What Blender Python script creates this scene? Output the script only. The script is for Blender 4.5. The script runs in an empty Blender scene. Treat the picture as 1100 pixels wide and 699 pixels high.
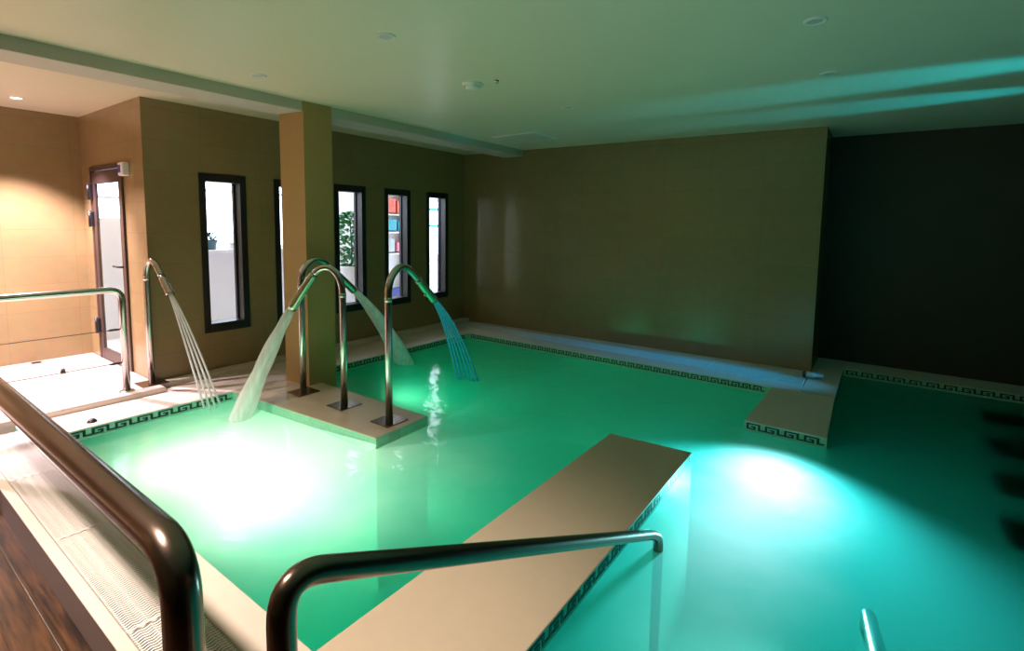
import bpy, bmesh, math, random
from mathutils import Vector, Matrix
random.seed(7)
S = bpy.context.scene
COL = S.collection
PI = math.pi

# ------------------------------------------------------------------ camera, world, lights, exposure
def make_camera():
    yaw, pit, rol, f = -0.609811, 0.0918906, 0.0159138, 544.26
    fw = Vector((math.sin(yaw)*math.cos(pit), math.cos(yaw)*math.cos(pit), -math.sin(pit)))
    r = Vector((math.cos(yaw), -math.sin(yaw), 0)); u = r.cross(fw)
    R2 = math.cos(rol)*r + math.sin(rol)*u; U2 = -math.sin(rol)*r + math.cos(rol)*u
    cd = bpy.data.cameras.new('camera'); co = bpy.data.objects.new('camera', cd); COL.objects.link(co)
    m = Matrix((R2, U2, -fw)).transposed().to_4x4(); m.translation = Vector((0, 0, 1.64)); co.matrix_world = m
    cd.sensor_width = 36; cd.sensor_fit = 'HORIZONTAL'; cd.lens = f/1100*36
    cd.shift_x = -16.202/1100; cd.shift_y = -57.992/1100
    cd.clip_start = .02; cd.clip_end = 200
    S.camera = co
make_camera()
S.view_settings.view_transform = 'Standard'; S.view_settings.look = 'None'
S.view_settings.exposure = 0.0; S.view_settings.gamma = 1.0; S.view_settings.use_curve_mapping = False
S.cycles.use_denoising = True
S.cycles.max_bounces = 10; S.cycles.diffuse_bounces = 5; S.cycles.glossy_bounces = 4
S.cycles.transparent_max_bounces = 12; S.cycles.sample_clamp_indirect = 4.0
S.cycles.caustics_reflective = False; S.cycles.caustics_refractive = False

W = bpy.data.worlds.new('world'); S.world = W; W.use_nodes = True
W.node_tree.nodes['Background'].inputs[0].default_value = (.80, .90, 1, 1)
W.node_tree.nodes['Background'].inputs[1].default_value = 6.5

def light(name, kind, loc, aim, power, color, size=.05, cone=120, blend=.6):
    d = bpy.data.lights.new(name, kind); d.energy = power; d.color = color
    if kind == 'SPOT':
        d.spot_size = math.radians(cone); d.spot_blend = blend; d.shadow_soft_size = size
    elif kind == 'POINT': d.shadow_soft_size = size
    elif kind == 'SUN': d.angle = math.radians(2)
    o = bpy.data.objects.new(name, d); COL.objects.link(o); o.location = loc
    v = Vector(aim) - Vector(loc); o.rotation_euler = v.to_track_quat('-Z', 'Y').to_euler()
    return o
WARM = (1, .60, .34)
# underwater lamps
light('pool_lamp_light', 'SPOT', (-3.95, 1.12, -.88), (-3.95, 2.0, -.28), 92, (.88, 1, .72), .10, 150, 1)
light('pool_lamp_light', 'SPOT', (-2.90, 1.12, -.88), (-3.00, 2.0, -.28), 92, (.88, 1, .72), .10, 150, 1)
light('pool_lamp_light', 'SPOT', (-.52, 4.44, -.62), (-.58, 2.6, -.10), 430, (.52, .88, 1.08), .16, 112, 1)
light('pool_lamp_light', 'SPOT', (-3.90, 3.05, -.55), (-3.1, 5.0, -.60), 40, (.25, 1, .55), .07, 165, .7)  # unseen lamp added to give the far water its emerald glow
# warm ceiling downlights: the lit one in view, others out of frame, the last added for warm bounce
light('warm_ceiling_spot', 'SPOT', (-6.92, 1.27, 2.74), (-6.92, 1.27, 0), 900, (1, .80, .95), .03, 92, .6)
light('warm_ceiling_spot', 'SPOT', (-6.75, -.30, 2.74), (-6.75, -.30, 0), 1000, (1, .80, .90), .04, 112, .5)
light('warm_ceiling_spot', 'SPOT', (-3.9, -.40, 2.74), (-3.9, .35, 0), 480, (1, .80, .70), .05, 78, .7)
light('warm_ceiling_spot', 'SPOT', (-1.9, -.40, 2.74), (-1.9, .35, 0), 640, (1, .80, .70), .05, 78, .7)
light('warm_ceiling_spot', 'SPOT', (-4.6, -1.7, 2.74), (-4.6, -2.2, 0), 420, (1, .74, .56), .05, 110, .6)  # unseen, added to bounce warm light off the rear wall and floor
# blue wall-washer lamps on the right-hand wall: two raking along the ceiling, one along the far coping
light('wall_washer_beam', 'SPOT', (3.1, 4.75, 2.20), (-1.9, 4.92, 3.08), 1450, (.0, .42, .55), .04, 14, .9)
light('wall_washer_beam', 'SPOT', (3.1, 5.65, 2.20), (-1.7, 5.78, 3.04), 1250, (.0, .42, .55), .04, 13, .9)
light('wall_washer_beam', 'SPOT', (3.1, 6.05, 1.30), (-1.7, 6.0, 0), 1500, (0, .42, .95), .04, 13, 1)

# ------------------------------------------------------------------ helpers
def nodes(name):
    m = bpy.data.materials.new(name); m.use_nodes = True
    nt = m.node_tree; nt.nodes.clear()
    out = nt.nodes.new('ShaderNodeOutputMaterial')
    return m, nt, out
def mat(name, col, rough=.5, metal=0, vary=.0, scale=6, bump=0, bscale=60, spec=.5, emit=None, estr=0):
    m, nt, out = nodes(name)
    b = nt.nodes.new('ShaderNodeBsdfPrincipled'); nt.links.new(b.outputs[0], out.inputs[0])
    b.inputs['Base Color'].default_value = (*col, 1); b.inputs['Roughness'].default_value = rough
    b.inputs['Metallic'].default_value = metal; b.inputs['Specular IOR Level'].default_value = spec
    tc = nt.nodes.new('ShaderNodeTexCoord')
    if vary:
        n = nt.nodes.new('ShaderNodeTexNoise'); n.inputs['Scale'].default_value = scale; n.inputs['Detail'].default_value = 5
        nt.links.new(tc.outputs['Object'], n.inputs['Vector'])
        mx = nt.nodes.new('ShaderNodeMix'); mx.data_type = 'RGBA'
        mx.inputs['A'].default_value = (*[c*(1-vary) for c in col], 1); mx.inputs['B'].default_value = (*[min(1, c*(1+vary)) for c in col], 1)
        nt.links.new(n.outputs['Fac'], mx.inputs['Factor']); nt.links.new(mx.outputs['Result'], b.inputs['Base Color'])
    if bump:
        n2 = nt.nodes.new('ShaderNodeTexNoise'); n2.inputs['Scale'].default_value = bscale
        nt.links.new(tc.outputs['Object'], n2.inputs['Vector'])
        bp = nt.nodes.new('ShaderNodeBump'); bp.inputs['Strength'].default_value = bump; bp.inputs['Distance'].default_value = .01
        nt.links.new(n2.outputs['Fac'], bp.inputs['Height']); nt.links.new(bp.outputs[0], b.inputs['Normal'])
    if emit:
        b.inputs['Emission Color'].default_value = (*emit, 1); b.inputs['Emission Strength'].default_value = estr
    return m
def tile_mat(name, col, grout, rough, bw, bh, mortar=.004, axis='XZ', vary=.08, offset=0., bump=.15, sheen=.0):
    """tiles laid out in object space on the given plane"""
    m, nt, out = nodes(name)
    b = nt.nodes.new('ShaderNodeBsdfPrincipled'); nt.links.new(b.outputs[0], out.inputs[0])
    tc = nt.nodes.new('ShaderNodeTexCoord'); sp = nt.nodes.new('ShaderNodeSeparateXYZ'); cb = nt.nodes.new('ShaderNodeCombineXYZ')
    nt.links.new(tc.outputs['Object'], sp.inputs[0])
    nt.links.new(sp.outputs[axis[0]], cb.inputs[0]); nt.links.new(sp.outputs[axis[1]], cb.inputs[1])
    t = nt.nodes.new('ShaderNodeTexBrick'); nt.links.new(cb.outputs[0], t.inputs['Vector'])
    t.offset = offset; t.inputs['Scale'].default_value = 1; t.inputs['Brick Width'].default_value = bw; t.inputs['Row Height'].default_value = bh
    t.inputs['Mortar Size'].default_value = mortar; t.inputs['Mortar Smooth'].default_value = .3
    t.inputs['Color1'].default_value = (*[c*(1-vary) for c in col], 1); t.inputs['Color2'].default_value = (*[min(1, c*(1+vary)) for c in col], 1)
    t.inputs['Mortar'].default_value = (*grout, 1)
    n = nt.nodes.new('ShaderNodeTexNoise'); n.inputs['Scale'].default_value = 9; n.inputs['Detail'].default_value = 6
    nt.links.new(tc.outputs['Object'], n.inputs['Vector'])
    mx = nt.nodes.new('ShaderNodeMix'); mx.data_type = 'RGBA'; mx.blend_type = 'MULTIPLY'; mx.inputs['Factor'].default_value = .25
    nt.links.new(t.outputs['Color'], mx.inputs['A']); nt.links.new(n.outputs['Color'], mx.inputs['B'])
    nt.links.new(mx.outputs['Result'], b.inputs['Base Color'])
    b.inputs['Roughness'].default_value = rough
    bp = nt.nodes.new('ShaderNodeBump'); bp.inputs['Strength'].default_value = bump; bp.inputs['Distance'].default_value = .004; bp.invert = True
    nt.links.new(t.outputs['Fac'], bp.inputs['Height']); nt.links.new(bp.outputs[0], b.inputs['Normal'])
    return m
def obj(name, bm, m, parent=None, smooth=False):
    me = bpy.data.meshes.new(name); bm.normal_update(); bm.to_mesh(me); bm.free()
    for mm in (m if isinstance(m, (list, tuple)) else [m]): me.materials.append(mm)
    if smooth:
        for p in me.polygons: p.use_smooth = True
    o = bpy.data.objects.new(name, me); COL.objects.link(o)
    if parent: o.parent = parent
    return o
def tag(o, label, cat, group=None, kind=None):
    o['label'] = label; o['category'] = cat
    if group: o['group'] = group
    if kind: o['kind'] = kind
    return o
def thing(name, label, cat, loc=(0, 0, 0), group=None):
    o = bpy.data.objects.new(name, None); o.location = loc; o.empty_display_size = .1; COL.objects.link(o)
    return tag(o, label, cat, group)
def struct(name, bm, m, parent=None, label=None, cat=None, smooth=False):
    o = obj(name, bm, m, parent, smooth)
    if not parent: o['kind'] = 'structure'
    if label: o['label'] = label; o['category'] = cat
    return o
def box(bm, a, b, bev=0, mi=0):
    a, b = Vector(a), Vector(b)
    vs = [bm.verts.new((x, y, z)) for z in (a.z, b.z) for y in (a.y, b.y) for x in (a.x, b.x)]
    fs = [bm.faces.new([vs[i] for i in q]) for q in ((0, 2, 3, 1), (4, 5, 7, 6), (0, 1, 5, 4), (2, 6, 7, 3), (0, 4, 6, 2), (1, 3, 7, 5))]
    for f in fs: f.material_index = mi
    if bev:
        es = list({e for f in fs for e in f.edges})
        bmesh.ops.bevel(bm, geom=es, offset=bev, segments=2, profile=.5, affect='EDGES')
    return fs
def prism(bm, pts, z0, z1, top_mi=0, side_mi=0, bev=0):
    lo = [bm.verts.new((x, y, z0)) for x, y in pts]; hi = [bm.verts.new((x, y, z1)) for x, y in pts]
    n = len(pts)
    t = bm.faces.new(hi); t.material_index = top_mi
    bm.faces.new(list(reversed(lo))).material_index = side_mi
    for i in range(n): bm.faces.new((lo[i], lo[(i+1) % n], hi[(i+1) % n], hi[i])).material_index = side_mi
    bmesh.ops.recalc_face_normals(bm, faces=bm.faces)
    if bev: bmesh.ops.bevel(bm, geom=list(t.edges), offset=bev, segments=3, profile=.5, affect='EDGES')
def tube(bm, pts, r, seg=16, cap=True, radii=None):
    pts = [Vector(p) for p in pts]; n = len(pts); rings = []
    t0 = (pts[1]-pts[0]).normalized(); up = Vector((0, 0, 1)) if abs(t0.z) < .9 else Vector((1, 0, 0))
    a = t0.cross(up).normalized()
    for i, p in enumerate(pts):
        t = ((pts[min(i+1, n-1)]-pts[i]).normalized()+(pts[i]-pts[max(i-1, 0)]).normalized())
        t = t.normalized() if t.length > 1e-6 else t0
        a = (a - t*a.dot(t)).normalized(); b = t.cross(a)
        rr = radii[i] if radii else r
        rings.append([bm.verts.new(p+(a*math.cos(k*2*PI/seg)+b*math.sin(k*2*PI/seg))*rr) for k in range(seg)])
    for i in range(n-1):
        for k in range(seg):
            f = bm.faces.new((rings[i][k], rings[i][(k+1) % seg], rings[i+1][(k+1) % seg], rings[i+1][k])); f.smooth = True
    if cap:
        bm.faces.new(list(reversed(rings[0]))); bm.faces.new(rings[-1])
def rounded(pts, rad, n=8):
    """polyline with its corners rounded"""
    pts = [Vector(p) for p in pts]; out = [pts[0]]
    for i in range(1, len(pts)-1):
        p, a, b = pts[i], pts[i-1], pts[i+1]
        r = min(rad, (a-p).length*.49, (b-p).length*.49)
        s, e = p+(a-p).normalized()*r, p+(b-p).normalized()*r
        for k in range(n+1):
            t = k/n; out.append(s*(1-t)**2+p*2*t*(1-t)+e*t*t)
    out.append(pts[-1]); return out
def spline(pts, n=6):
    pts = [Vector(p) for p in pts]; P = [pts[0]]+pts+[pts[-1]]; out = []
    for i in range(1, len(P)-2):
        for k in range(n):
            t = k/n
            out.append(.5*((2*P[i])+(-P[i-1]+P[i+1])*t+(2*P[i-1]-5*P[i]+4*P[i+1]-P[i+2])*t*t+(-P[i-1]+3*P[i]-3*P[i+1]+P[i+2])*t**3))
    out.append(pts[-1]); return out
def lathe(bm, prof, seg=24, c=(0, 0, 0)):
    c = Vector(c); rings = []
    for r, z in prof:
        rings.append([bm.verts.new(c+Vector((r*math.cos(k*2*PI/seg), r*math.sin(k*2*PI/seg), z))) for k in range(seg)] if r > 1e-5 else [bm.verts.new(c+Vector((0, 0, z)))])
    for a, b in zip(rings, rings[1:]):
        for k in range(seg):
            k2 = (k+1) % seg
            if len(a) == 1 and len(b) > 1: f = bm.faces.new((a[0], b[k2], b[k]))
            elif len(b) == 1 and len(a) > 1: f = bm.faces.new((a[k], a[k2], b[0]))
            elif len(a) > 1: f = bm.faces.new((a[k], a[k2], b[k2], b[k]))
            else: continue
            f.smooth = True
    bmesh.ops.recalc_face_normals(bm, faces=bm.faces)
def rect_hole(bm, u0, u1, v0, v1, holes, fn):
    """wall sheet in (u,v) with rectangular holes; fn maps (u,v,d) to a point, d = 0 front, 1 back"""
    us = sorted({u0, u1, *[h[0] for h in holes], *[h[1] for h in holes]}); vs = sorted({v0, v1, *[h[2] for h in holes], *[h[3] for h in holes]})
    inside = lambda u, v: any(h[0] < u < h[1] and h[2] < v < h[3] for h in holes)
    for a, b in zip(us, us[1:]):
        for c, d in zip(vs, vs[1:]):
            if inside((a+b)/2, (c+d)/2): continue
            for dd in (0, 1): bm.faces.new([bm.verts.new(fn(*p, dd)) for p in ((a, c), (b, c), (b, d), (a, d))])
    for a, b, c, d in holes+[(u0, u1, v0, v1)]:
        cs = [(a, c), (b, c), (b, d), (a, d)]
        for i in range(4):
            p, q = cs[i], cs[(i+1) % 4]
            bm.faces.new([bm.verts.new(x) for x in (fn(*p, 0), fn(*q, 0), fn(*q, 1), fn(*p, 1))])
    bmesh.ops.remove_doubles(bm, verts=bm.verts, dist=1e-5); bmesh.ops.recalc_face_normals(bm, faces=bm.faces)

# ------------------------------------------------------------------ materials
BEIGE = (.32, .225, .105); GROUT = (.275, .19, .09)
M_wallY = tile_mat('beige wall tile', BEIGE, GROUT, .25, .60, .30, .003, 'YZ', .03)
M_wallX = tile_mat('beige wall tile', BEIGE, GROUT, .25, .60, .30, .003, 'XZ', .03)
M_dark = mat('dark brown wall paint', (.045, .034, .024), .7, vary=.1)
M_pil = mat('beige column render', (.42, .27, .10), .6, vary=.04)
M_ceil = mat('white ceiling paint', (.76, .70, .52), .38, vary=.02, scale=2)
M_beam = mat('grey beam paint', (.50, .48, .40), .6)
M_floor = tile_mat('pale floor tile', (.60, .50, .42), (.40, .33, .28), .28, 1.15, 1.15, .004, 'XY', .02)
M_cope = mat('cream coping stone', (.62, .54, .45), .42, vary=.06, scale=14, bump=.05)
M_isl = mat('beige divider stone', (.52, .43, .31), .40, vary=.05, scale=12, bump=.05)
M_side = tile_mat('pool wall tile', (.34, .74, .55), (.28, .6, .45), .25, .025, .025, .002, 'XZ', .05)
M_basin = mat('pool basin tile', (.45, .80, .68), .4, vary=.06, scale=3)
M_riser = mat('brown riser tile', (.13, .095, .085), .5, vary=.1, scale=20)
M_chan = mat('shade dark channel lining', (.035, .030, .022), .6)  # shade of the grating slots put into the lining's near-black tone
M_white = mat('white plastic', (.82, .78, .72), .38)
M_steel = mat('brushed stainless steel', (.52, .50, .47), .20, 1, bump=.02, bscale=200)
M_steel_dark = mat('dark toned polished steel', (.20, .15, .12), .24, 1, bump=.02, bscale=200)  # steel darkened and browned to carry the rails' dark warm reflections
M_green = mat('green tinted steel nozzle', (.45, .55, .42), .22, 1)
M_black = mat('black painted metal', (.012, .011, .012), .35)
M_brown = mat('brown door metal', (.06, .035, .028), .4)
M_key = mat('dark mosaic key tile', (.012, .035, .05), .3)
M_wplas = mat('white enamel', (.8, .8, .8), .4)
M_blue = mat('blue display', (.02, .04, .35), .3)
M_cable = mat('thin steel cable', (.10, .08, .07), .4, .6)
M_out = mat('white outdoor render', (.82, .78, .80), .8, vary=.02)
M_outf = mat('pale outdoor paving', (.75, .74, .76), .8)
M_leaf = mat('green leaf', (.05, .30, .10), .5, vary=.3, scale=20)
M_leaf2 = mat('blue green leaf', (.03, .12, .10), .5)
M_pot = mat('blue glazed pot', (.05, .12, .16), .3)
M_teal = mat('teal painted card', (.03, .35, .48), .5)
M_red = mat('red printed card', (.75, .12, .08), .5, vary=.5, scale=15)
M_grey = mat('grey card', (.45, .52, .55), .6, vary=.2, scale=12)
M_pink = mat('pink cloth', (.75, .25, .35), .8)
M_navy = mat('navy cloth', (.06, .08, .30), .8)
M_lens = mat('lit downlight lens', (1, 1, 1), .3, emit=(1, .75, .5), estr=30)
M_off = mat('frosted unlit lens', (.55, .55, .5), .3)
M_plens = mat('lit underwater lens', (1, 1, 1), .3, emit=(.85, 1, .95), estr=.6)

def wood_mat():
    m, nt, out = nodes('dark wet timber planks')
    b = nt.nodes.new('ShaderNodeBsdfPrincipled'); nt.links.new(b.outputs[0], out.inputs[0])
    tc = nt.nodes.new('ShaderNodeTexCoord'); mp = nt.nodes.new('ShaderNodeMapping'); mp.inputs['Scale'].default_value = (1.2, 14, 1)
    nt.links.new(tc.outputs['Object'], mp.inputs[0])
    n = nt.nodes.new('ShaderNodeTexNoise'); n.inputs['Scale'].default_value = 3; n.inputs['Detail'].default_value = 8
    nt.links.new(mp.outputs[0], n.inputs['Vector'])
    cr = nt.nodes.new('ShaderNodeValToRGB'); cr.color_ramp.elements[0].color = (.006, .003, .002, 1); cr.color_ramp.elements[0].position = .35
    cr.color_ramp.elements[1].color = (.10, .042, .014, 1); cr.color_ramp.elements[1].position = .72
    nt.links.new(n.outputs['Fac'], cr.inputs[0]); nt.links.new(cr.outputs[0], b.inputs['Base Color'])
    b.inputs['Roughness'].default_value = .38
    t = nt.nodes.new('ShaderNodeTexBrick'); t.inputs['Scale'].default_value = 1; t.inputs['Brick Width'].default_value = 2.2; t.inputs['Row Height'].default_value = .13
    t.inputs['Mortar Size'].default_value = .006; nt.links.new(tc.outputs['Object'], t.inputs['Vector'])
    bp = nt.nodes.new('ShaderNodeBump'); bp.invert = True; bp.inputs['Strength'].default_value = .8; bp.inputs['Distance'].default_value = .01
    nt.links.new(t.outputs['Fac'], bp.inputs['Height']); nt.links.new(bp.outputs[0], b.inputs['Normal'])
    return m
M_wood = wood_mat()

def water_mat():
    m, nt, out = nodes('cloudy green pool water')
    L = nt.links.new; N = nt.nodes.new
    tc = N('ShaderNodeTexCoord'); n1 = N('ShaderNodeTexNoise'); n1.inputs['Scale'].default_value = 3.2; n1.inputs['Detail'].default_value = 3; n1.inputs['Distortion'].default_value = .6
    L(tc.outputs['Object'], n1.inputs['Vector'])
    bp = N('ShaderNodeBump'); bp.inputs['Strength'].default_value = .22; bp.inputs['Distance'].default_value = .05
    L(n1.outputs['Fac'], bp.inputs['Height'])
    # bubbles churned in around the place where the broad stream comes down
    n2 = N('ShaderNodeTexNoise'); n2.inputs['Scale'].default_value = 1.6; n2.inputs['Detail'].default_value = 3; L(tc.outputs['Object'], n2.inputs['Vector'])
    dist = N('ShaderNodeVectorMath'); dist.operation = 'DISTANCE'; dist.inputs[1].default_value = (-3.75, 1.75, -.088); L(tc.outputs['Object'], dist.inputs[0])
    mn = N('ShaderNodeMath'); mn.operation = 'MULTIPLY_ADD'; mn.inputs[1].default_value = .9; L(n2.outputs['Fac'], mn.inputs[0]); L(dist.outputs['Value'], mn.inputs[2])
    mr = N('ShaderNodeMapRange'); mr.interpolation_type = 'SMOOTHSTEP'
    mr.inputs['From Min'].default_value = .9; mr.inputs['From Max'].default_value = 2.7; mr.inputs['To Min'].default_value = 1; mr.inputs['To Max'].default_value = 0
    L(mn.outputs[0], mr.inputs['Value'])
    # narrower whitened streak painting the lamp's glow into the water before the block
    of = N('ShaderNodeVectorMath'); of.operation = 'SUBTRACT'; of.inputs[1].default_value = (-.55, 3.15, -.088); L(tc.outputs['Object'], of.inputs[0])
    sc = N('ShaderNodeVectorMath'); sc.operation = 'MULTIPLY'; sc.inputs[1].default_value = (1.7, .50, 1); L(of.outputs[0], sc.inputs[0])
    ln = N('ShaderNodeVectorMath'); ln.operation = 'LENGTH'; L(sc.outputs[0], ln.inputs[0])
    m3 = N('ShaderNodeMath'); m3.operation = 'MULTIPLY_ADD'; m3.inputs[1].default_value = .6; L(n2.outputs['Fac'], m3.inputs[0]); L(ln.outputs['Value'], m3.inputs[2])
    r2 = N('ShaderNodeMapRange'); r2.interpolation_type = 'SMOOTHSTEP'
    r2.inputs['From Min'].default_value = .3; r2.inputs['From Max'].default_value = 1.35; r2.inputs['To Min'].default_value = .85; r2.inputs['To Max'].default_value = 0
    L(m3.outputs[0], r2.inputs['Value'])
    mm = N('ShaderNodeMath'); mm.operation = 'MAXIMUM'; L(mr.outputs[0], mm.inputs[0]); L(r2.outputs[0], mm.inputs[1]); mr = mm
    tr = N('ShaderNodeBsdfTransparent')
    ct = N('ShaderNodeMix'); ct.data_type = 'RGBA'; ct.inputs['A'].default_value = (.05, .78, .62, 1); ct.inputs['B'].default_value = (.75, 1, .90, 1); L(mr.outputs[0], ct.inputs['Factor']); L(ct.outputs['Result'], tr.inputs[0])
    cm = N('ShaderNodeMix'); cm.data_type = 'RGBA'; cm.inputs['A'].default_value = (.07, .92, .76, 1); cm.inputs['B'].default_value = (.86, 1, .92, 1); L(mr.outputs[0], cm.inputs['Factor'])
    tl = N('ShaderNodeBsdfTranslucent'); L(cm.outputs['Result'], tl.inputs[0])
    df = N('ShaderNodeBsdfDiffuse'); df.inputs[0].default_value = (.01, .12, .10, 1)
    ad = N('ShaderNodeMixShader'); ad.inputs[0].default_value = .2; L(tl.outputs[0], ad.inputs[1]); L(df.outputs[0], ad.inputs[2])
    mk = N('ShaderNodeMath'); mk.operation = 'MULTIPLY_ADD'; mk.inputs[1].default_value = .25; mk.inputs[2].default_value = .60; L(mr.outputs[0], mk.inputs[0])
    mx = N('ShaderNodeMixShader'); L(mk.outputs[0], mx.inputs[0]); L(tr.outputs[0], mx.inputs[1]); L(ad.outputs[0], mx.inputs[2])
    gl = N('ShaderNodeBsdfGlossy'); gl.inputs['Roughness'].default_value = .09; L(bp.outputs[0], gl.inputs['Normal'])
    fr = N('ShaderNodeFresnel'); fr.inputs['IOR'].default_value = 1.33; L(bp.outputs[0], fr.inputs['Normal'])
    m2 = N('ShaderNodeMixShader'); L(fr.outputs[0], m2.inputs[0]); L(mx.outputs[0], m2.inputs[1]); L(gl.outputs[0], m2.inputs[2])
    L(m2.outputs[0], out.inputs[0]); return m
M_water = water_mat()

def jet_mat(name, col, dens):
    m, nt, out = nodes(name); L = nt.links.new; N = nt.nodes.new
    tc = N('ShaderNodeTexCoord'); mp = N('ShaderNodeMapping'); mp.inputs['Scale'].default_value = (28, 28, 1.2); L(tc.outputs['Object'], mp.inputs[0])
    n = N('ShaderNodeTexNoise'); n.inputs['Scale'].default_value = 1; n.inputs['Detail'].default_value = 2; L(mp.outputs[0], n.inputs['Vector'])
    mr = N('ShaderNodeMapRange'); mr.inputs['From Min'].default_value = .3; mr.inputs['From Max'].default_value = .7
    mr.inputs['To Min'].default_value = dens*.88; mr.inputs['To Max'].default_value = min(1, dens*1.12); L(n.outputs['Fac'], mr.inputs['Value'])
    tr = N('ShaderNodeBsdfTransparent'); tr.inputs[0].default_value = (.97, 1, .98, 1)
    tl = N('ShaderNodeBsdfTranslucent'); tl.inputs[0].default_value = (*col, 1); df = N('ShaderNodeBsdfDiffuse'); df.inputs[0].default_value = (*col, 1)
    a = N('ShaderNodeMixShader'); a.inputs[0].default_value = .5; L(tl.outputs[0], a.inputs[1]); L(df.outputs[0], a.inputs[2])
    mx = N('ShaderNodeMixShader'); L(mr.outputs[0], mx.inputs[0]); L(tr.outputs[0], mx.inputs[1]); L(a.outputs[0], mx.inputs[2])
    gl = N('ShaderNodeBsdfGlossy'); gl.inputs['Roughness'].default_value = .2
    m2 = N('ShaderNodeMixShader'); m2.inputs[0].default_value = .07; L(mx.outputs[0], m2.inputs[1]); L(gl.outputs[0], m2.inputs[2])
    L(m2.outputs[0], out.inputs[0]); return m
M_jet = jet_mat('white aerated water', (.92, .96, .95), .88)
M_jetb = jet_mat('blue clear water', (.14, .68, 1.0), .88)

def glass_mat():
    m, nt, out = nodes('clear window glass'); L = nt.links.new; N = nt.nodes.new
    tr = N('ShaderNodeBsdfTransparent'); tr.inputs[0].default_value = (.96, .98, 1, 1); gl = N('ShaderNodeBsdfGlossy'); gl.inputs['Roughness'].default_value = .02
    fr = N('ShaderNodeFresnel'); fr.inputs['IOR'].default_value = 1.25; mx = N('ShaderNodeMixShader')
    ge = N('ShaderNodeNewGeometry'); fm = N('ShaderNodeMath'); fm.operation = 'MULTIPLY_ADD'; fm.inputs[1].default_value = -1; fm.inputs[2].default_value = 1; L(ge.outputs['Backfacing'], fm.inputs[0])
    f2 = N('ShaderNodeMath'); f2.operation = 'MULTIPLY'; L(fr.outputs[0], f2.inputs[0]); L(fm.outputs[0], f2.inputs[1])
    L(f2.outputs[0], mx.inputs[0]); L(tr.outputs[0], mx.inputs[1]); L(gl.outputs[0], mx.inputs[2]); L(mx.outputs[0], out.inputs[0]); return m
M_glass = glass_mat()

# ------------------------------------------------------------------ room shell
WX, DY, LX, CZ = -5.78, 1.895, -7.60, 2.78
WIN = [(2.375, 2.825), (3.160, 3.615), (3.945, 4.405), (4.745, 5.200), (5.545, 6.000)]
WZ0, WZ1 = .455, 2.11
bm = bmesh.new(); rect_hole(bm, DY+.04, 6.95, -.2, CZ+.02, [(a, b, WZ0, WZ1) for a, b in WIN], lambda u, v, d: (WX-.16*d, u, v)); struct('wall_left', bm, M_wallY)
DX0, DX1, DZ0, DZ1 = -7.28, -6.31, .05, 2.20
bm = bmesh.new(); rect_hole(bm, LX-.2, WX, -.2, CZ+.02, [(DX0, DX1, DZ0, DZ1)], lambda u, v, d: (u, DY+.04*d, v)); struct('wall_door', bm, M_wallX)
bm = bmesh.new(); box(bm, (LX-.2, -2.7, -.2), (LX, DY, CZ+.02)); struct('wall_far_left', bm, M_wallY)
bm = bmesh.new(); prism(bm, [(WX, 6.40), (-.58, 6.60), (-.58, 7.6), (WX, 7.6)], -.2, CZ+.02); struct('wall_back', bm, M_wallX)
bm = bmesh.new(); box(bm, (-.58, 7.42, -.2), (3.4, 7.6, CZ+.02)); struct('wall_back_dark', bm, M_dark)
bm = bmesh.new(); box(bm, (3.2, -2.7, -1.4), (3.4, 7.6, CZ+.02)); struct('wall_right', bm, M_dark)
bm = bmesh.new(); box(bm, (LX-.2, -2.7, -.3), (3.4, -2.5, CZ+.02)); struct('wall_rear', bm, M_wallX)
bm = bmesh.new(); box(bm, (LX-.2, -2.7, CZ), (3.4, 7.6, CZ+.2)); struct('ceiling', bm, M_ceil)
bm = bmesh.new(); box(bm, (-4.97, -2.5, 2.685), (-4.61, 6.46, CZ+.01), .004); struct('trim_1', bm, M_beam, label='painted ceiling beam running over the square column', cat='beam')
bm = bmesh.new(); prism(bm, [(-4.95, 2.775), (-4.60, 2.815), (-4.60, 3.12), (-4.95, 3.10)], -1.3, CZ, bev=0); struct('column', bm, M_pil, label='square beige column standing on the shower platform', cat='column')

# floors and decks (tops at z = 0; walkway by the door at .05; timber floor at -.17)
def deck(name, pts, z1=0., z0=-1.3, m=None, bev=.006, label=None, cat=None):
    bm = bmesh.new(); prism(bm, pts, z0, z1, 0, 1, bev); return struct(name, bm, m or [M_cope, M_side], label=label, cat=cat)
R = lambda x0, y0, x1, y1: [(x0, y0), (x1, y0), (x1, y1), (x0, y1)]
deck('floor', R(LX, -2.5, -5.50, DY), .05, -.3, [M_floor, M_cope], .015)
deck('trim_2', R(WX, DY, -5.655, 6.40), .05, -.2, [M_cope, M_cope], .012, label='low stone kerb along the foot of the window wall', cat='kerb')
deck('pool_deck', R(-5.655, DY, -5.02, 5.69))
deck('pool_deck', R(-5.50, 1.02, -5.02, DY))
deck('pool_coping', R(-5.50, .86, 3.2, 1.02))
deck('pool_border', R(-5.50, .585, 3.2, .635), 0, -.3, [M_cope, M_riser])
deck('gutter_channel', R(-5.50, .635, 3.2, .86), -.11, -.3, [M_chan, M_chan], 0)
deck('timber_floor', R(-5.50, -2.5, 3.2, .585), -.17, -.3, [M_wood, M_wood], 0)
deck('far_coping', R(-5.655, 5.69, -.58, 5.98))
deck('far_gutter_channel', R(-5.655, 5.98, -.58, 6.32), -.09, -.3, [M_chan, M_chan], 0)
deck('far_ledge', [(-5.655, 6.32), (-.58, 6.32), (-.58, 6.62), (-5.655, 6.42)], 0, -.3)
deck('pool_block', [(-.87, 4.54), (-.255, 4.54), (-.28, 5.685), (-.84, 5.685)], label='low tiled block jutting into the pool below the wall corner', cat='ledge')
deck('right_ledge', R(-.58, 5.69, -.28, 7.42))
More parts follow.
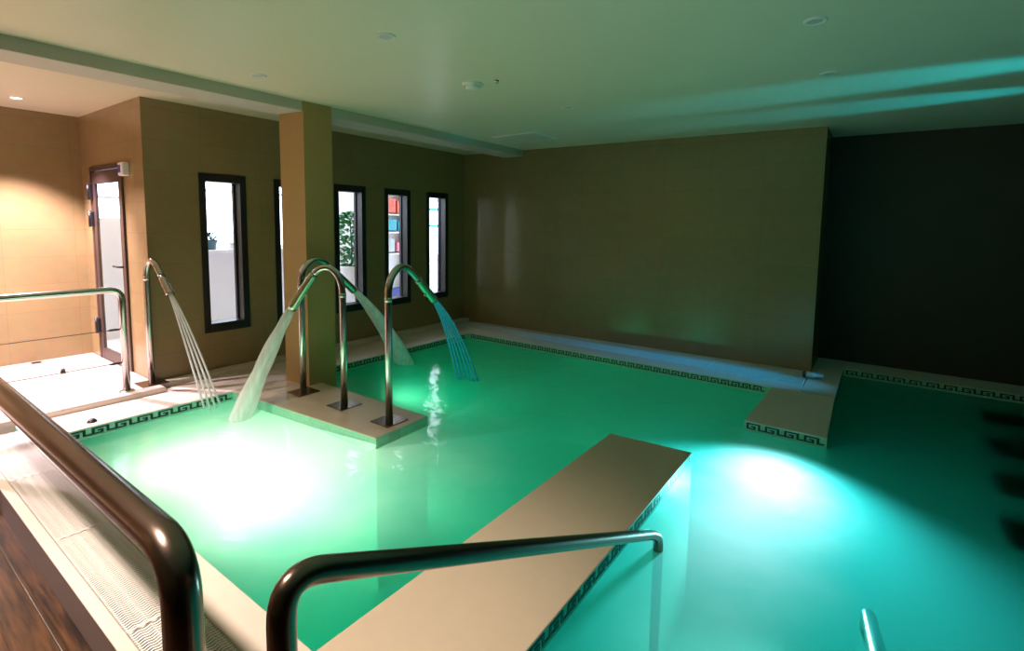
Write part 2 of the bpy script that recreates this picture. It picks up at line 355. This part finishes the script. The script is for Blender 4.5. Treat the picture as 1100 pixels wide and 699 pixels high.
deck('dark_ledge', R(-.28, 7.0, 3.2, 7.42))
deck('pool_divider', [(-1.68, 1.022), (-1.02, 1.022), (-1.04, 3.635), (-1.672, 3.585)], m=[M_isl, M_side], label='long beige stone divider reaching into the pool', cat='pool divider')
deck('shower_platform', [(-5.02, 2.275), (-3.07, 2.415), (-3.085, 2.965), (-5.02, 2.955)], m=[M_isl, M_side], label='beige platform carrying the three spouts and the column', cat='platform')
bm = bmesh.new(); box(bm, (-5.6, .8, -1.4), (3.25, 7.45, -1.25)); struct('pool_basin', bm, M_basin)

# water surface: one sheet, left out where the stone stands
bm = bmesh.new()
solids = [(-1.66, 1.0, -1.05, 3.57), (-5.02, 2.36, -3.09, 2.95), (-.85, 4.56, -.28, 5.69), (-5.02, 5.69, -.28, 7.0)]
xs = sorted({-5.02, 3.2, *[s[0] for s in solids], *[s[2] for s in solids]}); ys = sorted({1.02, 7.0, *[s[1] for s in solids if s[1] > 1.02], *[s[3] for s in solids]})
for a, b in zip(xs, xs[1:]):
    for c, d in zip(ys, ys[1:]):
        cx, cy = (a+b)/2, (c+d)/2
        if any(s[0] < cx < s[2] and s[1] < cy < s[3] for s in solids): continue
        bm.faces.new([bm.verts.new((*p, -.088)) for p in ((a, c), (b, c), (b, d), (a, d))])
bmesh.ops.remove_doubles(bm, verts=bm.verts, dist=1e-4)
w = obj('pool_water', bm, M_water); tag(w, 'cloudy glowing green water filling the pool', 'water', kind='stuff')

# Greek key frieze: small raised tiles on the pool walls just above the water
KEY = ["11111100", "10000100", "10110100", "10010100", "11110111"]
def frieze(name, p0, p1, nrm, unit, label):
    p0, p1, nrm = Vector(p0), Vector(p1), Vector(nrm); d = p1-p0; L = d.length; d.normalize()
    bm = bmesh.new(); cw, ch = unit/8, .052/5
    for k in range(int(L/unit)):
        for r, row in enumerate(KEY):
            c = 0
            while c < 8:
                if row[c] == '0': c += 1; continue
                e = c
                while e < 8 and row[e] == '1': e += 1
                q = p0+d*(k*unit+c*cw+.02); w_ = d*(e-c)*cw; z1 = -.015-r*ch; z0 = z1-ch
                vs = [q, q+w_]
                v = [bm.verts.new((*(x.xy+nrm.xy*o), z)) for o in (0, .003) for x, z in ((vs[0], z0), (vs[1], z0), (vs[1], z1), (vs[0], z1))]
                for f in ((4, 5, 6, 7), (0, 1, 5, 4), (3, 2, 6, 7), (0, 4, 7, 3), (1, 2, 6, 5)): bm.faces.new([v[i] for i in f])
                c = e
    bmesh.ops.recalc_face_normals(bm, faces=bm.faces)
    return struct(name, bm, M_key, label=label, cat='tile frieze')
frieze('trim_3', (-5.02, 1.04, 0), (-5.02, 2.27, 0), (1, 0, 0), .15, 'dark key pattern frieze along the left end of the near pool')
frieze('trim_4', (-5.02, 2.98, 0), (-5.02, 5.68, 0), (1, 0, 0), .13, 'dark key pattern frieze below the window wall behind the column')
frieze('trim_5', (-5.00, 5.69, 0), (-.88, 5.69, 0), (0, -1, 0), .11, 'dark key pattern frieze along the far edge below the beige wall')
frieze('trim_6', (-.87, 4.54, 0), (-.255, 4.54, 0), (0, -1, 0), .145, 'dark key pattern frieze on the front of the jutting block')
frieze('trim_7', (-1.02, 1.05, 0), (-1.04, 3.6, 0), (1, 0, 0), .15, 'dark key pattern frieze on the right side of the long divider')
frieze('trim_8', (-.27, 7.0, 0), (3.15, 7.0, 0), (0, -1, 0), .15, 'dark key pattern frieze along the edge under the dark wall')

# ------------------------------------------------------------------ windows and door
for i, (a, b) in enumerate(WIN):
    bm = bmesh.new(); x0, x1 = WX-.168, WX+.012; t = .055
    box(bm, (x0, a-.01, WZ0-.01), (x1, a+t, WZ1+.01), .004); box(bm, (x0, b-t, WZ0-.01), (x1, b+.01, WZ1+.01), .004)
    box(bm, (x0, a+t, WZ0-.01), (x1, b-t, WZ0+.085), .004); box(bm, (x0, a+t, WZ1-.075), (x1, b-t, WZ1+.01), .004)
    box(bm, (x0+.02, a+t, WZ0+.085), (x0+.06, a+t+.015, WZ1-.075)); box(bm, (x0+.02, b-t-.015, WZ0+.085), (x0+.06, b-t, WZ1-.075))
    fr = struct('window_%d' % (i+1), bm, M_black, label='tall narrow black framed window, %s along the window wall' % ['first', 'second, half behind the column', 'third, just right of the column', 'fourth', 'fifth, nearest the far corner'][i], cat='window')
    bm = bmesh.new(); box(bm, (x0+.036, a+t-.005, WZ0+.08), (x0+.044, b-t+.005, WZ1-.07)); obj('pane', bm, M_glass, fr)
bm = bmesh.new(); y0, y1 = DY-.020, DY+.03
box(bm, (DX0, y0, DZ0), (DX0+.05, y1, DZ1), .004); box(bm, (DX1-.05, y0, DZ0), (DX1, y1, DZ1), .004); box(bm, (DX0+.05, y0, DZ1-.05), (DX1-.05, y1, DZ1), .004)
door = struct('door_1', bm, M_brown, label='glass door in a dark brown metal frame', cat='door')
bm = bmesh.new(); y0, y1 = DY-.016, DY+.012; a, b = DX0+.055, DX1-.055
box(bm, (a, y0, DZ0+.01), (a+.09, y1, DZ1-.055), .004); box(bm, (b-.05, y0, DZ0+.01), (b, y1, DZ1-.055), .004)
box(bm, (a+.09, y0, DZ1-.19), (b-.05, y1, DZ1-.055), .004); box(bm, (a+.09, y0, DZ0+.01), (b-.05, y1, DZ0+.13), .004)
obj('door_leaf', bm, M_brown, door)
bm = bmesh.new(); box(bm, (a+.08, y0+.008, DZ0+.12), (b-.04, y0+.014, DZ1-.18)); obj('pane', bm, M_glass, door)
for z in (1.85, 1.55, .35):
    bm = bmesh.new(); box(bm, (DX0+.01, DY-.045, z), (DX0+.085, DY+.0, z+.16), .006); tube(bm, [(DX0+.05, DY-.048, z-.01), (DX0+.05, DY-.048, z+.17)], .014, 10); obj('hinge', bm, M_black, door)
bm = bmesh.new(); box(bm, (b-.04, DY-.01, 1.02), (b-.005, DY+.012, 1.24), .004); tube(bm, rounded([(b-.022, DY+.01, 1.14), (b-.022, DY-.055, 1.14), (b-.18, DY-.055, 1.14)], .02, 4), .011, 10); obj('handle', bm, M_black, door)
t = thing('control_box', 'small white control box with blue display beside the glass door', 'control box', (-6.19, DY, 2.06))
bm = bmesh.new(); box(bm, (-.065, -.06, 0), (.065, 0, .13), .012); obj('case', bm, M_wplas, t)
bm = bmesh.new(); box(bm, (-.05, -.064, .03), (.015, -.058, .105), .004); obj('display', bm, M_blue, t)

# ------------------------------------------------------------------ beyond the windows: a bright sunlit passage
bm = bmesh.new(); box(bm, (-9.2, DY+.14, -.3), (WX-.16, 10.5, -.02)); struct('terrace_floor', bm, M_outf)
bm = bmesh.new(); rect_hole(bm, 1.6, 10.6, -.3, 2.6, [(2.25, 3.05, 1.60, 2.20), (3.3, 5.35, 1.18, 2.5), (8.1, 8.9, .9, 2.15)], lambda u, v, d: (-8.6-.15*d, u, v)); struct('terrace_wall', bm, M_out)
bm = bmesh.new(); box(bm, (-9.2, 10.5, -.3), (-5.9, 10.65, 2.6)); struct('terrace_end_wall', bm, M_out)
bm = bmesh.new(); box(bm, (-8.62, 3.28, 1.13), (-8.36, 5.37, 1.18), .006); struct('trim_11', bm, M_out)
for nm, a, b, zs in (('window_6', 3.3, 5.35, (2.07,)), ('window_7', 2.25, 3.05, (1.9,)),):
    bm = bmesh.new(); z0, z1 = (1.18, 2.5) if nm == 'window_6' else (1.60, 2.20)
    for y in (a, b-.04): box(bm, (-8.68, y, z0), (-8.62, y+.04, z1), .004)
    for z in (*zs, z0, z1-.04): box(bm, (-8.68, a+.04, z), (-8.62, b-.04, z+.04), .004)
    struct(nm, bm, M_out)
bm = bmesh.new()
for z in (1.55, 1.93): box(bm, (-8.66, 8.1, z), (-8.60, 8.9, z+.06), .004)
for y in (8.1, 8.86): box(bm, (-8.66, y, .9), (-8.60, y+.04, 2.15), .004)
struct('window_8', bm, M_teal)
def plant(bm, n, c, rx, rz, ln, wd):
    for k in range(n):
        a, h = random.uniform(0, 2*PI), random.uniform(-1, 1); rr = rx*math.sqrt(max(.05, 1-h*h))*random.uniform(.35, 1)
        p = Vector(c)+Vector((rr*math.cos(a), rr*math.sin(a), rz*h)); d = Vector((math.cos(a), math.sin(a), random.uniform(-.3, .8))).normalized()
        s = d.cross(Vector((0, 0, 1))).normalized()*wd; nn = s.cross(d).normalized()*wd*.35
        v = [bm.verts.new(x) for x in (p, p+d*ln*.5+s+nn, p+d*ln, p+d*ln*.5-s+nn, p+d*ln*.5-nn*.5)]
        bm.faces.new((v[0], v[1], v[4])); bm.faces.new((v[1], v[2], v[4])); bm.faces.new((v[2], v[3], v[4])); bm.faces.new((v[3], v[0], v[4]))
t = thing('potted_plant', 'tall leafy green plant in a white planter seen through the third window', 'plant', (-7.3, 5.27, -.02))
bm = bmesh.new(); lathe(bm, [(0, 0), (.13, 0), (.20, .88), (.22, .90), (.22, .93), (.19, .93), (.18, .86), (0, .86)]); obj('planter', bm, M_wplas, t)
bm = bmesh.new(); tube(bm, [(0, 0, .85), (.02, .01, 1.2), (-.01, 0, 1.7)], .012, 8); obj('stem', bm, M_brown, t)
bm = bmesh.new(); plant(bm, 520, (0, -.02, 1.34), .20, .46, .11, .034); obj('foliage', bm, M_leaf, t)
t = thing('potted_plant', 'small spiky plant in a dark blue pot on the sill seen through the first window', 'plant', (-8.48, 3.60, 1.18))
bm = bmesh.new(); lathe(bm, [(0, 0), (.07, 0), (.10, .14), (.11, .15), (.09, .15), (.08, .12), (0, .12)], 18); obj('pot', bm, M_pot, t)
bm = bmesh.new(); plant(bm, 46, (0, 0, .18), .05, .05, .12, .022); obj('foliage', bm, M_leaf2, t)
t = thing('potted_plant', 'faint thin plant on the sill right of the blue pot', 'plant', (-8.48, 3.93, 1.18))
bm = bmesh.new(); lathe(bm, [(0, 0), (.05, 0), (.07, .10), (.06, .10), (.05, .08), (0, .08)], 16); obj('pot', bm, M_wplas, t)
bm = bmesh.new(); plant(bm, 26, (0, 0, .16), .04, .08, .10, .012); obj('foliage', bm, M_grey, t)
t = thing('shelf_unit', 'white shelf unit full of coloured goods seen through the fourth window', 'shelf', (-7.85, 6.60, -.02))
bm = bmesh.new(); box(bm, (-.16, -.42, 0), (.16, -.39, 2.3)); box(bm, (-.16, .39, 0), (.16, .42, 2.3)); box(bm, (-.16, -.39, 0), (-.145, .39, 2.3)); obj('frame', bm, M_wplas, t)
SHELF = (.12, 1.05, 1.46, 1.80, 2.27)
for z in SHELF: bm = bmesh.new(); box(bm, (-.145, -.39, z), (.16, .39, z+.025)); obj('shelf', bm, M_wplas, t)
def goods(name, m, y0, y1, z, h, label):
    bm = bmesh.new(); box(bm, (-7.96, 6.60+y0, z+.022), (-7.72, 6.60+y1, z+h), .008); tag(obj(name, bm, m), label, 'box', 'goods on the white shelves')
goods('carton', M_red, -.35, .0, SHELF[3]+.005, .30, 'red printed carton on the top shelf behind the fourth window')
goods('carton', M_red, .03, .34, SHELF[3]+.005, .26, 'red printed carton at the right end of the top shelf')
goods('carton', M_teal, -.30, .02, SHELF[2]+.005, .24, 'teal carton on the middle shelf behind the fourth window')
goods('carton', M_teal, .06, .33, SHELF[2]+.005, .20, 'teal carton at the right end of the middle shelf')
goods('carton', M_grey, -.33, -.03, SHELF[1]+.005, .28, 'grey carton on the shelf below the teal cartons')
goods('carton', M_pink, .02, .30, SHELF[1]+.005, .20, 'pink carton on the shelf below the teal cartons')
goods('carton', M_navy, -.34, .30, SHELF[0]+.005, .22, 'wide navy carton on the lowest shelf')
t = thing('radiator', 'white finned radiator below the blue barred window, seen through the fifth window', 'radiator', (-8.45, 8.5, -.02))
for k in range(12): bm = bmesh.new(); box(bm, (-.05, -.42+k*.07, .1), (.05, -.37+k*.07, .75), .012); obj('fin', bm, M_wplas, t)
for z in (.16, .69): bm = bmesh.new(); tube(bm, [(0, -.44, z), (0, .44, z)], .02, 10); obj('manifold', bm, M_wplas, t)
for y in (-.4, .4): bm = bmesh.new(); tube(bm, [(0, y, 0), (0, y, .16)], .015, 8); obj('foot', bm, M_wplas, t)
t = thing('chair', 'chair with pink seat and navy back left of the white planter', 'chair', (-7.75, 5.2, -.02))
bm = bmesh.new(); box(bm, (-.2, -.2, .42), (.2, .2, .47), .015); obj('seat', bm, M_pink, t)
bm = bmesh.new(); box(bm, (-.2, -.2, .52), (-.16, .2, .86), .015); obj('backrest', bm, M_navy, t)
for sx in (-1, 1):
    for sy in (-1, 1): bm = bmesh.new(); tube(bm, [(sx*.18, sy*.17, 0), (sx*.18, sy*.17, .42 if sx > 0 else .84)], .014, 8); obj('leg', bm, M_grey, t)

# ------------------------------------------------------------------ ceiling fittings
def downlight(x, y, label, lit=False):
    t = thing('ceiling_downlight', label, 'downlight', (x, y, CZ), 'recessed ceiling downlights')
    bm = bmesh.new(); lathe(bm, [(.038, -.002), (.042, -.008), (.058, -.008), (.062, 0)], 24); obj('ring', bm, M_white, t)
    bm = bmesh.new(); lathe(bm, [(0, -.004), (.039, -.004)], 24); obj('lens', bm, M_lens if lit else M_off, t)
downlight(-6.92, 1.27, 'lit warm ceiling downlight at the left over the walkway', True)
downlight(-2.58, 2.14, 'unlit ceiling downlight nearest the camera above the pool')
downlight(-.38, 3.27, 'unlit ceiling downlight at the upper right of the ceiling')
downlight(-2.58, 4.34, 'unlit ceiling downlight in the blue band nearest the far wall')
downlight(-4.12, 2.15, 'unlit ceiling downlight just right of the beam')
downlight(-.40, 4.40, 'faint unlit ceiling downlight in the dark right half of the ceiling')
t = thing('smoke_detector', 'round white smoke detector in the middle of the ceiling', 'smoke detector', (-2.83, 3.23, CZ))
bm = bmesh.new(); lathe(bm, [(.085, 0), (.085, -.014), (.07, -.02)], 28); obj('base', bm, M_white, t)
bm = bmesh.new(); lathe(bm, [(.062, -.018), (.058, -.036), (.04, -.044), (0, -.045)], 28); obj('cap', bm, M_white, t)
bm = bmesh.new(); lathe(bm, [(.022, 0), (.022, -.006), (.012, -.022), (0, -.023)], 16, (-2.60, 3.25, CZ)); tag(obj('sprinkler_head', bm, M_steel), 'tiny metal sprinkler head beside the smoke detector', 'sprinkler')
t = thing('air_vent', 'rectangular white air vent in the ceiling beside the beam', 'air vent', (-3.93, 5.52, CZ))
bm = bmesh.new()
for a, b in (((-.34, -.27), (.34, -.23)), ((-.34, .23), (.34, .27)), ((-.34, -.23), (-.30, .23)), ((.30, -.23), (.34, .23))): box(bm, (*a, -.014), (*b, 0), .003)
obj('frame', bm, M_white, t)
for k in range(9):
    y = -.20+k*.05; bm = bmesh.new(); bm.faces.new([bm.verts.new(p) for p in ((-.30, y-.02, -.004), (.30, y-.02, -.004), (.30, y+.02, -.013), (-.30, y+.02, -.013))]); bmesh.ops.solidify(bm, geom=bm.faces[:], thickness=.002); obj('slat', bm, M_white, t)

# ------------------------------------------------------------------ gutter gratings
def grating(label, x0, x1, y0, y1, pitch, wave, group):
    """white plastic overflow grate: wavy cross bars on three runners"""
    bm = bmesh.new(); L = x1-x0; n = int(L/pitch); ns = 22 if wave else 1; w = pitch*.23
    for k in range(n):
        xc = x0+(k+.5)*pitch; prev = None
        for j in range(ns+1):
            y = y0+(y1-y0)*j/ns; xx = xc+(wave*math.sin(2*PI*j/ns*5.5) if wave else 0)
            v = [bm.verts.new((xx+s*w, y, z)) for s, z in ((-1, -.004), (1, -.004), (1, -.0075), (-1, -.0075))]
            if prev:
                for q in ((0, 1), (1, 2), (3, 0)): bm.faces.new((prev[q[0]], prev[q[1]], v[q[1]], v[q[0]]))
            prev = v
    bars = bm
    t = thing('gutter_grating', label, 'grating', (0, 0, 0), group)
    obj('bars', bars, M_white, t)
    bm = bmesh.new()
    for yy in (y0+.004, y1-.010, (y0*2+y1)/3, (y0+2*y1)/3): box(bm, (x0+.002, yy, -.055), (x1-.002, yy+.005, -.0085))
    box(bm, (x0+.002, y0, -.05), (x0+.010, y1, -.004)); box(bm, (x1-.010, y0, -.05), (x1-.002, y1, -.004))
    obj('runner', bm, M_white, t)
ordn = ['first', 'second', 'third', 'fourth', 'fifth', 'sixth']
for k in range(5):
    grating('white wavy gutter grating in the foreground, %s section from its far left end' % ordn[k], -5.36+k, -4.36+k, .638, .858, .0165, .0038, 'foreground gutter gratings')
for k in range(5):
    grating('white gutter grating along the beige back wall, %s section from the left corner' % ordn[k], -5.64+k*1.01, -4.63+k*1.01, 5.985, 6.315, .024, 0, 'back wall gutter gratings')

# ------------------------------------------------------------------ handrails
def flange(bm, x, y, z, r=.06): lathe(bm, [(0, .012), (r*.62, .012), (r*.9, .010), (r, 0), (0, 0)], 24, (x, y, z))
def railing(label, path, feet, rad, m, cables):
    t = thing('handrail', label, 'handrail', feet[0], None); o = Vector(feet[0])
    bm = bmesh.new(); tube(bm, [p-o for p in rounded(path, .11, 10)], rad, 20); obj('rail', bm, m, t)
    for f in feet: bm = bmesh.new(); flange(bm, *(Vector(f)-o)); obj('flange', bm, M_steel, t)
    for a, b in cables:
        a, b = Vector(a)-o, Vector(b)-o; d = (b-a).normalized()
        bm = bmesh.new(); tube(bm, [a+d*.03, b-d*.03], .0035, 8); c = obj('cable', bm, M_cable, t)
        for p, s in ((a, 1), (b, -1)):
            bm = bmesh.new(); tube(bm, [p+d*s*.025, p+d*s*.05, p+d*s*.10, p+d*s*.12], .009, 10, radii=[.006, .011, .011, .004]); obj('tensioner', bm, M_black, c)
railing('steel handrail with two cables on the walkway before the glass door', [(-5.63, 1.63, .05), (-5.63, 1.63, 1.0), (-5.63, -1.0, 1.0), (-5.63, -1.0, .05)],
        [(-5.63, 1.63, .05), (-5.63, -1.0, .05)], .029, M_steel, [((-5.63, 1.63, .635), (-5.63, -1.0, .635)), ((-5.63, 1.63, .325), (-5.63, -1.0, .325))])
railing('thick dark looking steel handrail running over the foreground gutter grating', [(-1.12, .395, -.17), (-1.12, .395, .97), (-4.9, .395, .97), (-4.9, .395, -.17)],
        [(-1.12, .395, -.17), (-4.9, .395, -.17)], .036, M_steel_dark, [((-1.12, .395, .24), (-4.9, .395, .24))])
def stair_rail(label, x, x1):
    t = thing('pool_stair_rail', label, 'handrail', (x, .47, -.17)); o = Vector((x, .47, -.17))
    path = [(x, .47, -.17), (x, .47, .985), (x1, 2.44, .045), (x1, 2.52, -.12), (x1, 2.52, -1.25)]
    bm = bmesh.new(); tube(bm, [p-o for p in rounded(path[:3]+[Vector((x1, 2.53, -.02)), Vector((x1, 2.53, -1.25))], .10, 10)], .0265, 20); obj('rail', bm, M_steel_dark if x < 0 else M_steel, t)
    bm = bmesh.new(); flange(bm, 0, 0, 0); obj('flange', bm, M_steel, t)
stair_rail('dark looking steel stair rail sloping from the foreground over the divider into the pool', -.88, -.88)
stair_rail('steel stair rail whose bright tip rises from the water at bottom right', .10, .055)

# ------------------------------------------------------------------ spouts and their water
PROF = {'long': [(0, 1.02), (.012, 1.12), (.055, 1.20), (.15, 1.262), (.26, 1.258), (.37, 1.20), (.50, 1.10), (.742, .915)],
        'mid': [(0, 1.0), (.010, 1.09), (.045, 1.18), (.11, 1.235), (.19, 1.225), (.27, 1.14), (.44, .87)],
        'short': [(0, 1.08), (.012, 1.16), (.045, 1.225), (.09, 1.245), (.14, 1.215), (.20, 1.13), (.33, .94)]}
def spout(label, base, ang, prof, m, rad=.030):
    t = thing('water_spout', label, 'water spout', base, 'curved water spouts')
    d = Vector((math.cos(ang), math.sin(ang), 0)); P = PROF[prof]; z0 = base[2]
    kk = .9 if base[0] < -4.4 and prof == 'long' else 1
    arch = spline([d*a*kk+Vector((0, 0, z-z0)) for a, z in P], 7)
    cut = len(arch)-9 if prof != 'short' else len(arch)-6
    bm = bmesh.new(); tube(bm, [(0, 0, .008), (0, 0, .6)]+arch[:cut], rad, 18); obj('pipe', bm, m, t)
    bm = bmesh.new(); tube(bm, arch[cut-1:], rad, 18, radii=[rad*(1.12+.22*k/(len(arch)-cut)) for k in range(len(arch)-cut+1)]); nz = obj('nozzle', bm, M_green if prof != 'short' else m, t)
    q = arch[-5]; tn = (arch[-1]-arch[-5]).normalized(); s = Vector((-d.y, d.x, 0)); dn = tn.cross(s).normalized()
    if dn.z > 0: dn = -dn
    bm = bmesh.new(); tube(bm, [q+dn*rad*.9, q+dn*(rad+.025)], .011, 12); obj('knob', bm, M_green if prof != 'short' else m, nz)
    bm = bmesh.new(); tube(bm, [Vector((0, 0, P[0][1]-z0-.025)), Vector((0, 0, P[0][1]-z0+.015))], rad*1.07, 18); obj('collar', bm, m, t)
    bm = bmesh.new(); box(bm, (-.11, -.11, 0), (.11, .11, .008), .002); obj('base_plate', bm, M_steel_dark, t)
    return Vector(base)+arch[-1], tn
def fall(p, tn, hit, n=22):
    """ballistic arc leaving the nozzle along tn and coming down at hit"""
    p, hit = Vector(p), Vector(hit); c = p+tn*((hit.xy-p.xy).length*.62)
    return [p*(1-k/n)**2+c*2*(k/n)*(1-k/n)+hit*(k/n)**2 for k in range(n+1)]
def fan(bm, path, w0, w1, th0, th1, seg=20):
    n = len(path); h = (path[-1]-path[0]); side = Vector((-h.y, h.x, 0)).normalized(); rings = []
    for i, p in enumerate(path):
        t = (path[min(i+1, n-1)]-path[max(i-1, 0)]).normalized(); nn = t.cross(side).normalized(); f = i/(n-1); w = w0+(w1-w0)*f**.8; th = th0+(th1-th0)*f
        rings.append([bm.verts.new(p+side*math.cos(k*2*PI/seg)*w+nn*math.sin(k*2*PI/seg)*th*(1+.10*math.sin(5*k+i*.7))) for k in range(seg)])
    for a, b in zip(rings, rings[1:]):
        for k in range(seg): bm.faces.new((a[k], a[(k+1) % seg], b[(k+1) % seg], b[k])).smooth = True
    bm.faces.new(list(reversed(rings[0]))); bm.faces.new(rings[-1])
def strands(t, path, w0, w1, k, rad, m):
    h = path[-1]-path[0]; side = Vector((-h.y, h.x, 0)).normalized(); n = len(path)
    for j in range(k):
        u = (j-(k-1)/2)/((k-1)/2); bm = bmesh.new()
        pts = [p+side*u*(w0+(w1-w0)*(i/(n-1))) + (p-path[0])*.05*((j*7) % 3-1)*Vector((1, 1, 0)).length*.3 for i, p in enumerate(path)]
        tube(bm, pts, rad, 10, radii=[rad*(.8+.35*i/n) for i in range(n)]); obj('strand', bm, m, t)
A1 = math.atan2(.96, -.27); A0 = math.atan2(.99, -.15)
p, tn = spout('curved steel spout against the column, pouring towards the windows', (-4.476, 2.675, 0), A0, 'long', M_steel)
bm = bmesh.new(); fan(bm, fall(p, tn, (-4.76, 4.22, -.17)), .032, .15, .028, .085); tag(obj('water_stream', bm, M_jet), 'broad pale stream falling behind the pole of the right spout', 'water stream')
p, tn = spout('curved steel spout in the middle of the platform, pouring left', (-3.864, 2.697, 0), math.atan2(-.63, -.776), 'mid', M_steel)
bm = bmesh.new(); fan(bm, fall(p, tn, (-4.54, 2.08, -.17)), .036, .125, .032, .085); tag(obj('water_stream', bm, M_jet), 'broad white stream falling into the near pool left of the column', 'water stream')
p, tn = spout('curved steel spout at the outer end of the platform, right of the others', (-3.257, 2.697, 0), A1, 'long', M_steel)
t = thing('water_stream', 'blue thin stranded stream from the right spout on the platform', 'water stream', (0, 0, 0)); strands(t, fall(p, tn, (-3.66, 4.12, -.09)), .022, .13, 6, .010, M_jetb)
p, tn = spout('curved steel spout at the wall corner beside the glass door', (-5.72, 1.855, .05), math.atan2(.24, .97), 'short', M_steel, .027)
t = thing('water_stream', 'thin stranded stream from the spout at the wall corner', 'water stream', (0, 0, 0)); strands(t, fall(p, tn, (-4.93, 2.06, -.09)), .012, .075, 4, .008, M_jet)

# ------------------------------------------------------------------ small things
def pool_lamp(label, c, d):
    t = thing('underwater_lamp', label, 'pool lamp', c, 'underwater pool lamps'); d = Vector(d)
    q = Vector((0, 0, 1)).rotation_difference(d).to_matrix().to_4x4()
    bm = bmesh.new(); lathe(bm, [(.125, 0), (.125, .018), (.105, .026), (.10, .02)], 32); bm.transform(q); obj('bezel', bm, M_steel, t)
    bm = bmesh.new(); lathe(bm, [(.102, .018), (.06, .024), (0, .026)], 32); bm.transform(q); obj('lens', bm, M_plens, t)
pool_lamp('glowing underwater lamp on the front of the jutting block', (-.52, 4.54, -.62), (0, -1, 0))
pool_lamp('glowing underwater lamp in the near pool wall, nearer the left corner', (-3.95, 1.02, -.88), (0, 1, 0))
pool_lamp('glowing underwater lamp in the near pool wall, nearer the divider', (-2.90, 1.02, -.88), (0, 1, 0))
pool_lamp('unseen underwater lamp added behind the shower platform', (-3.90, 2.96, -.55), (0, 1, 0))
for k, (y, x) in enumerate(((3.68, .66), (4.42, .72), (5.20, .80), (6.12, .86))):  # slabs added just under the surface for the dark bars in the water
    bm = bmesh.new(); box(bm, (x, y, -.36), (3.18, y+.40, -.100), .03)
    tag(obj('dark_slab', bm, M_key), 'dark submerged slab under the water at right, %s' % ['nearest the camera', 'second from the camera', 'third from the camera', 'nearest the dark wall'][k], 'pool step', 'dark submerged slabs')
t = thing('floor_nozzle', 'short pale pipe fitting on the ledge at the beige wall corner', 'pipe fitting', (-.60, 6.30, 0))
bm = bmesh.new(); tube(bm, [(0, 0, .035), (.10, .01, .035), (.10, .01, .035), (.17, .012, .035)], .03, 14, radii=[.03, .03, .022, .022]); obj('pipe', bm, M_white, t)
bm = bmesh.new(); tube(bm, [(-.03, 0, .035), (0, 0, .035)], .038, 14); obj('cap', bm, M_black, t)
bm = bmesh.new(); lathe(bm, [(0, .028), (.018, .026), (.03, .012), (.035, 0)], 18, (-5.13, 1.244, 0)); tag(obj('drain_plug', bm, M_black), 'dark plug on the coping at the corner of the near pool', 'plug')
bm = bmesh.new(); tube(bm, [(-6.78, 1.44, .05), (-6.78, 1.44, .075), (-6.78, 1.44, .10)], .018, 12, radii=[.024, .02, .014]); tag(obj('door_stop', bm, M_black), 'small dark peg standing on the walkway tiles', 'peg')
bm = bmesh.new(); box(bm, (-7.54, 1.34, .05), (-7.46, 1.42, .056), .002); tag(obj('floor_drain', bm, M_black), 'small dark drain cover in the walkway by the far left wall', 'drain')
